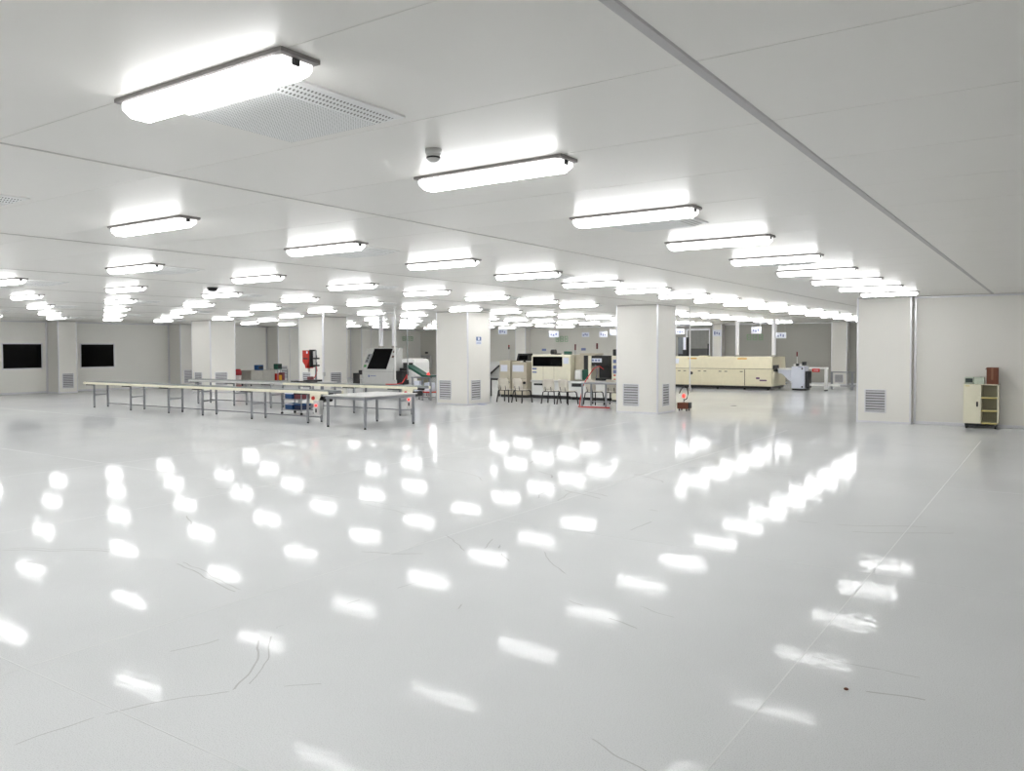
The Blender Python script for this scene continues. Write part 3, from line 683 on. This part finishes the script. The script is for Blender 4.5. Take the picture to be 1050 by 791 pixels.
lc = thing('link_conveyor', 'dark framed link conveyor behind the blue-sign column', 'conveyor', (-18.0, 24.6, 0))
part('top_plate', B(-.9, .7, 0, .5, .62, .68), DARK, lc); part('incline_arm', MB().tube([(-.1, .2, .7), (.5, .2, 1.15), (.7, .2, 1.2)], .035), DARK, lc); part('panel', B(-.1, .68, .25, .3, .7, 1.3), LGREY, lc)
for xx in (-.8, .1, .5): part('leg', B(xx-.03, xx+.03, .2, .26, 0, .62), DARK, lc)
# right part of the line
ps = thing('paste_printer', 'grey and cream printer unit right of the chip mounter', 'machine', (-13.83, 24.55, 0))
part('lower_cabinet', B(-.42, .42, 0, .9, .1, .66, c=.01), WHITE, ps); part('slot', B(-.36, .06, -.008, .0, .46, .58, c=.003), DARK, ps)
part('back_housing', B(-.42, .38, .35, .9, .66, 1.58, c=.01), BEIGE, ps); part('dark_panel', B(-.06, .1, .335, .35, 1.05, 1.55), DARK, ps); part('tan_panel', B(.12, .3, .335, .35, 1.05, 1.55), mat('tan_panel', (186, 172, 130), .5), ps)
part('front_post', B(.3, .42, .0, .35, .66, 1.55, c=.01), CREAM, ps); part('top_shelf', B(-.2, .42, .3, .9, 1.58, 1.63), BEIGE, ps)
part('white_feeder', B(-.26, .02, .02, .3, .7, 1.05, c=.03), WHITE, ps); part('green_feeder', B(.03, .28, .04, .3, .7, 1.06, c=.02), GREEN, ps); part('base', B(-.38, .38, .05, .85, 0, .1), DARK, ps)
sgt = part('signal_tower', MB().cyl((.38, .5, 1.63), (.38, .5, 1.78), .01, n=8), LGREY, ps); part('signal_lamp', MB().cyl((.38, .5, 1.78), (.38, .5, 1.98), .035, n=10), mat('signal_brown', (110, 50, 50), .4), sgt)
bm_ = thing('inspection_machine', 'black boxy machine with a white front label beside the column', 'machine', (-13.1, 24.55, 0))
part('upper_box', B(-.3, .32, 0, .8, 1.2, 1.55, c=.01), BLACK, bm_); part('white_label', B(-.29, .1, -.006, .0, 1.32, 1.46), SWHITE, bm_)
part('label_print', MB().box(-.28, -.2, -.008, -.005, 1.36, 1.42).box(-.16, -.08, -.008, -.005, 1.36, 1.42).box(-.04, .03, -.008, -.005, 1.36, 1.42), SBLUE, bm_)
part('neck', MB().prism_x([(.1, .78), (.1, 1.2), (.6, 1.2), (.75, .78)], -.05, .32), BLACK, bm_); part('foot_plate', B(-.1, .42, -.1, .75, .7, .78, c=.015), BLACK, bm_)
part('hose', MB().tube([(-.1, -.05, .78), (-.02, -.08, 1.0), (-.08, -.06, 1.15), (-.15, 0, 1.22)], .02), GSTEEL, bm_); part('support', B(-.3, .42, 0, .8, .1, .7, c=.01), WHITE, bm_); part('base', B(-.28, .38, .04, .76, 0, .1), DARK, bm_)
rk = thing('component_rack', 'tall cream rack with blue marks partly behind the column', 'rack', (-12.4, 24.5, 0))
part('body', B(-.2, .3, 0, .6, .05, 1.55, c=.01), CREAM, rk); part('brown_edge', B(.1, .18, -.004, .001, .6, 1.5), BROWN, rk); part('plinth', B(-.18, .28, .02, .58, 0, .05), DARK, rk)
for q in (1.3, 1.1, .95): part('blue_mark', B(-.14, -.02, -.005, .001, q, q+.12), SBLUE, rk)
for q in (.72, .86): part('red_mark', B(-.12, -.04, -.005, .001, q, q+.05), RED, rk)
pb = thing('printer', 'small black printer on top of the cream rack', 'printer', (-12.35, 24.7, 1.55)); part('body', B(-.22, .22, -.18, .2, 0, .22, c=.02), BLACK, pb); part('tray', B(-.16, .16, -.24, -.17, .04, .06), DARK, pb)

# ------------------------------------------------------------------ reflow oven and end of line
ov = thing('reflow_oven', 'long cream reflow oven with hinged lid at right back', 'oven', (-12.4, 34.0, 0))
x0, x1 = -2.6, 2.4
part('hood', MB().prism_x([(0, .9), (.12, 1.4), (2.0, 1.4), (2.1, .9)], x0, x1), OVENC, ov)
part('lower_body', B(x0, x1, .02, 2.1, .16, .88), OVENC, ov)
part('gap_line', B(x0+.01, x1-.01, .03, 2.08, .88, .9), OVENS, ov)
for k in range(4):
    a = x0+.1+k*.94
    d = part('door', B(a, a+.92, -.004, .02, .18, .85, c=.006), OVENC, ov)
    for q in (.12, .8): part('handle', B(a+q-.06, a+q+.06, -.014, -.003, .76, .79, c=.003), DARK, d)
d = part('end_door', B(x0+.1+4*.94+.02, x1-.01, -.004, .02, .18, .85, c=.006), OVENC, ov)
part('logo', MB().box(1.75, 1.9, -.008, -.003, .46, .54).box(1.9, 2.2, -.008, -.003, .38, .44), mat('logo_purple', (110, 80, 110), .5), d)
part('seam', B(x0+.1+4*.94-.012, x0+.1+4*.94+.012, -.006, .02, .18, .86), OVENS, ov)
part('exhaust_port', MB().cyl((-1.13, -.012, .68), (-1.13, .01, .68), .07, n=16), BLACK, ov)
for xx in (-1.12, 1.12): part('warning_label', MB().prism_x([(.095, 1.3), (.088, 1.3), (.1, 1.35), (.107, 1.35)], xx-.2, xx+.2), ORAN, ov)
part('white_panel', MB().prism_x([(.045, 1.1), (.038, 1.1), (.09, 1.32), (.097, 1.32)], x0+.3, x0+.85), SWHITE, ov)
part('top_hatch', B(-.9, -.5, .3, .7, 1.4, 1.45, c=.01), OVENC, ov)
part('base_frame', B(x0+.05, x1-.05, .1, 2.0, .05, .16), BLACK, ov)
for xx in (x0+.2, -1.2, 0, 1.2, x1-.2):
    for yy in (.2, 1.9): part('foot', MB().cyl((xx, yy, 0), (xx, yy, .05), .05, n=10), BLACK, ov)
for xx in (.6, 2.2):
    dd = part('exhaust_duct', MB().cyl((xx, 1.0, 1.4), (xx, 1.0, ZC), .085, n=20), CLEAR, ov); part('collar', MB().cyl((xx, 1.0, 1.4), (xx, 1.0, 1.47), .12, n=20), STEELS, dd)
part('outfeed', MB().box(x1-.02, x1+.06, .3, .8, .78, .88).box(x1-.02, x1+.05, .2, .9, .9, 1.05), DARK, ov)
un = thing('unloader', 'white unloader cabinet with signal tower right of the oven', 'machine', (-9.05, 34.5, 0))
part('body', B(-.27, .25, 0, .7, .08, 1.0, c=.012), mat('bluish_white', (216, 220, 232), .4, 0, .02), un); part('base', B(-.25, .3, .03, .75, 0, .08), BLACK, un); part('top_console', B(-.22, .2, .1, .6, 1.0, 1.1, c=.02), WHITE, un)
part('console_screen', MB().box(-.1, .02, .04, .12, 1.02, 1.12).box(.16, .3, .0, .2, 1.05, 1.2), BLACK, un)
for zz in (.88, .12): part('latch', B(.14, .2, -.01, .001, zz, zz+.07, c=.003), DARK, un)
part('nameplate', B(.0, .18, -.006, .0, .97, .99), SBLUE, un)
tw = part('signal_tower', MB().cyl((-.12, .3, 1.1), (-.12, .3, 1.42), .012, n=8), WHITE, un); part('signal_lamp', MB().cyl((-.12, .3, 1.42), (-.12, .3, 1.62), .03, n=10), mat('signal_brown', (110, 50, 50), .4), tw)
part('infeed_chute', MB().prism_y([(-.87, .86), (-.27, .86), (-.27, .35), (-.4, .4), (-.7, .68), (-.87, .72)], .15, .5), mat('bluish_white', (216, 220, 232), .4, 0, .02), un); part('chute_top', B(-.88, -.27, .1, .55, .86, .92), WHITE, un)
part('side_motor', B(.25, .4, .15, .6, .1, .8, c=.02), DARK, un)
oc = thing('output_conveyor', 'white output conveyor with red sign right of the unloader', 'conveyor', (-8.7, 34.6, 0))
part('track', B(.06, .78, 0, .3, .9, .97, c=.008), WHITE, oc); part('red_sign', B(.2, .5, -.012, .0, .78, .92, c=.003), RED, oc); part('red_sign_text', B(.25, .45, -.014, -.012, .84, .86), SWHITE, oc)
for yy in (0, .26): lg = part('leg', B(.68, .76, yy, yy+.05, .05, .9), WHITE, oc); part('foot', MB().cyl((.72, yy+.025, 0), (.72, yy+.025, .05), .04, n=10), DARK, lg)
part('lower_beam', B(.07, 1.25, .1, .2, .2, .29), WHITE, oc)
gf = thing('guard_frame', 'grey steel guard frame before the vented back pilaster', 'frame', (-7.95, 36.0, 0))
part('top_bar', B(-.1, .85, -.02, .02, .72, .77), GSTEEL, gf); part('low_bar', B(-.1, .85, -.02, .02, .14, .18), GSTEEL, gf)
for xx in (-.1, .72): part('post', B(xx-.03, xx+.06, -.03, .03, 0, .77), GSTEEL, gf)
# dark opening in the back wall
do = thing('door_1', 'grey strip curtain doorway in the back wall behind oven', 'door', (-15.9, YB-.03, 0), kind='structure')
for k in range(6): part('curtain_strip', B(-.62+k*.2, -.43+k*.2, -.01, .005, 1.75, 2.72), DOORG, do)
part('lower_panel', B(-.62, .58, -.02, .01, 0, 1.75), DOORD, do); part('door_frame', MB().box(-.7, -.62, -.03, .02, 0, 2.8).box(.58, .62, -.03, .02, 0, 2.8).box(-.7, .62, -.03, .02, 2.72, 2.8), ALU, do); part('dark_jamb', B(.5, .58, -.025, .0, 1.2, 2.0), BLACK, do)
cu = thing('glass_cabinet', 'tall white and glass cabinet behind the column edge', 'cabinet', (-14.9, 36.6, 0))
part('body', B(-.35, .1, 0, .5, 0, 2.3, c=.01), DARK, cu); part('white_edge', B(-.08, .06, -.01, .0, 1.7, 2.3), SWHITE, cu); part('glass', B(-.33, -.1, -.008, .0, 1.5, 2.3), mat('glass_grey', (110, 116, 122), .1), cu)

# trolley with beacon by the column
tk = thing('beacon_cart', 'brown box with small red beacon and black cable by column', 'cart', (-8.86, 21.95, 0))
part('box', B(-.26, .07, -.12, .12, .06, .24, c=.008), BROWN, tk); part('dark_end', B(.07, .1, -.1, .1, .08, .25, c=.005), BLACK, tk)
for xx in (-.2, .02):
    for yy in (-.09, .09): part('wheel', MB().cyl((xx-.012, yy, .03), (xx+.012, yy, .03), .03, n=12), DARK, tk)
part('stalk', MB().cyl((-.1, 0, .24), (-.1, 0, .38), .012, n=8), DARK, tk); part('beacon', MB().lathe([(.045, .38), (.05, .45), (.02, .49)], -.1, 0, 14), PINK, tk)
part('cable_loop', MB().tube([(-.1, 0, .3), (.0, -.02, .36), (.03, 0, .5), (.0, 0, .68), (-.08, 0, .74), (-.18, 0, .62), (-.24, 0, .5)], .016), BLACK, tk)
drop('thin white power pole beside the column above the brown box', -8.86, 22.15, .55, WHITE, .02)
tag(part('socket_box', B(-8.99, -8.9, 22.05, 22.14, .66, .74, c=.005), BLACK), 'black socket box beside the white power pole', 'socket')
tag(part('floor_mark', B(-8.45, -8.3, 24.5, 24.6, 0, .006, c=.002), DARK), 'small dark scrap on floor before the oven', 'scrap')
tag(part('dust_speck', MB().lathe([(.012, 0), (.012, .006), (.005, .01)], -.93, 4.55, 8), BROWN), 'tiny brown speck on bare floor in right foreground', 'scrap')

# ------------------------------------------------------------------ hanging and wall signs
def hang(lab, x0, x1, z0, z1, y=36.0, kind=0):
    t = thing('hanging_sign', lab, 'sign', ((x0+x1)/2, y, z0), group='white station signs')
    hw = (x1-x0)/2; h = z1-z0
    part('board', B(-hw, hw, -.01, .01, 0, h, c=.003), SWHITE, t)
    mb = MB()
    for q in range(3):
        a = -hw*.7+q*hw*.5; mb.box(a, a+hw*.3, -.0125, -.0095, h*(.25+.1*((q+kind) % 2)), h*(.75-.1*((q+kind) % 3)))
    part('print', mb, SBLUE, t)
    for sx in (-1, 1): part('wire', MB().cyl((sx*hw*.8, 0, h), (sx*hw*.8, 0, ZC-z0), .006, n=6), LGREY, t)
for k, (a, b, c, d, lab) in enumerate([(-25.42, -24.84, 2.56, 2.86, 'white hanging sign next right of the blue-sign column'), (-22.17, -21.57, 2.36, 2.68, 'white hanging sign above the chip mounter window'),
        (-20.2, -19.78, 2.36, 2.6, 'white hanging sign above the grey printer unit'), (-19.2, -18.75, 2.34, 2.62, 'white hanging sign above the black boxy machine'), (-18.6, -18.25, 2.44, 2.7, 'white hanging sign at left edge of the vented column'),
        (-15.11, -14.67, 2.44, 2.68, 'white hanging sign at right edge of the vented column'), (-13.29, -12.87, 2.32, 2.62, 'white hanging sign above the orange label of the oven'),
        (-11.5, -11.06, 2.42, 2.72, 'white hanging sign between the two oven ducts'), (-10.4, -9.96, 2.2, 2.46, 'white hanging sign above the white unloader')]):
    hang(lab, a, b, c, d, 36.0, k)
def trio(lab, x0, x1, z0, z1):
    t = thing('wall_sign', lab, 'sign', (x0, YB, z0)); w_ = (x1-x0); h = z1-z0; s_ = w_*.26
    for q in range(3):
        a = q*w_*.37; e = .035
        part('square_outline', MB().box(a, a+s_, -.02, -.001, 0, e).box(a, a+s_, -.02, -.001, h-e, h).box(a, a+e, -.02, -.001, e, h-e).box(a+s_-e, a+s_, -.02, -.001, e, h-e).box(a+s_*.4, a+s_*.6, -.02, -.001, h*.35, h*.65), SGREEN, t)
    return t
trio('row of three pale green squares on back wall over oven', -13.32, -12.5, 2.17, 2.47)
trio('row of three green squares on back wall over chip mounter', -24.77, -23.95, 2.16, 2.5)
t_ = trio('row of three green squares on left wall at its far end', 0, 1.0, 2.3, 2.58); t_.location = (XL, 39.2, 2.3); t_.rotation_euler = (0, 0, math.pi/2)
for k, (xx, zz) in enumerate(((-25.6, 1.62), (-22.9, 1.65))):
    tag(part('notice', B(xx-.15, xx+.15, YB-.01, YB-.001, zz, zz+.14), SBLUE), ('small bluish notice on back wall above mounter window', 'small bluish notice on back wall by the signal tower')[k], 'notice')
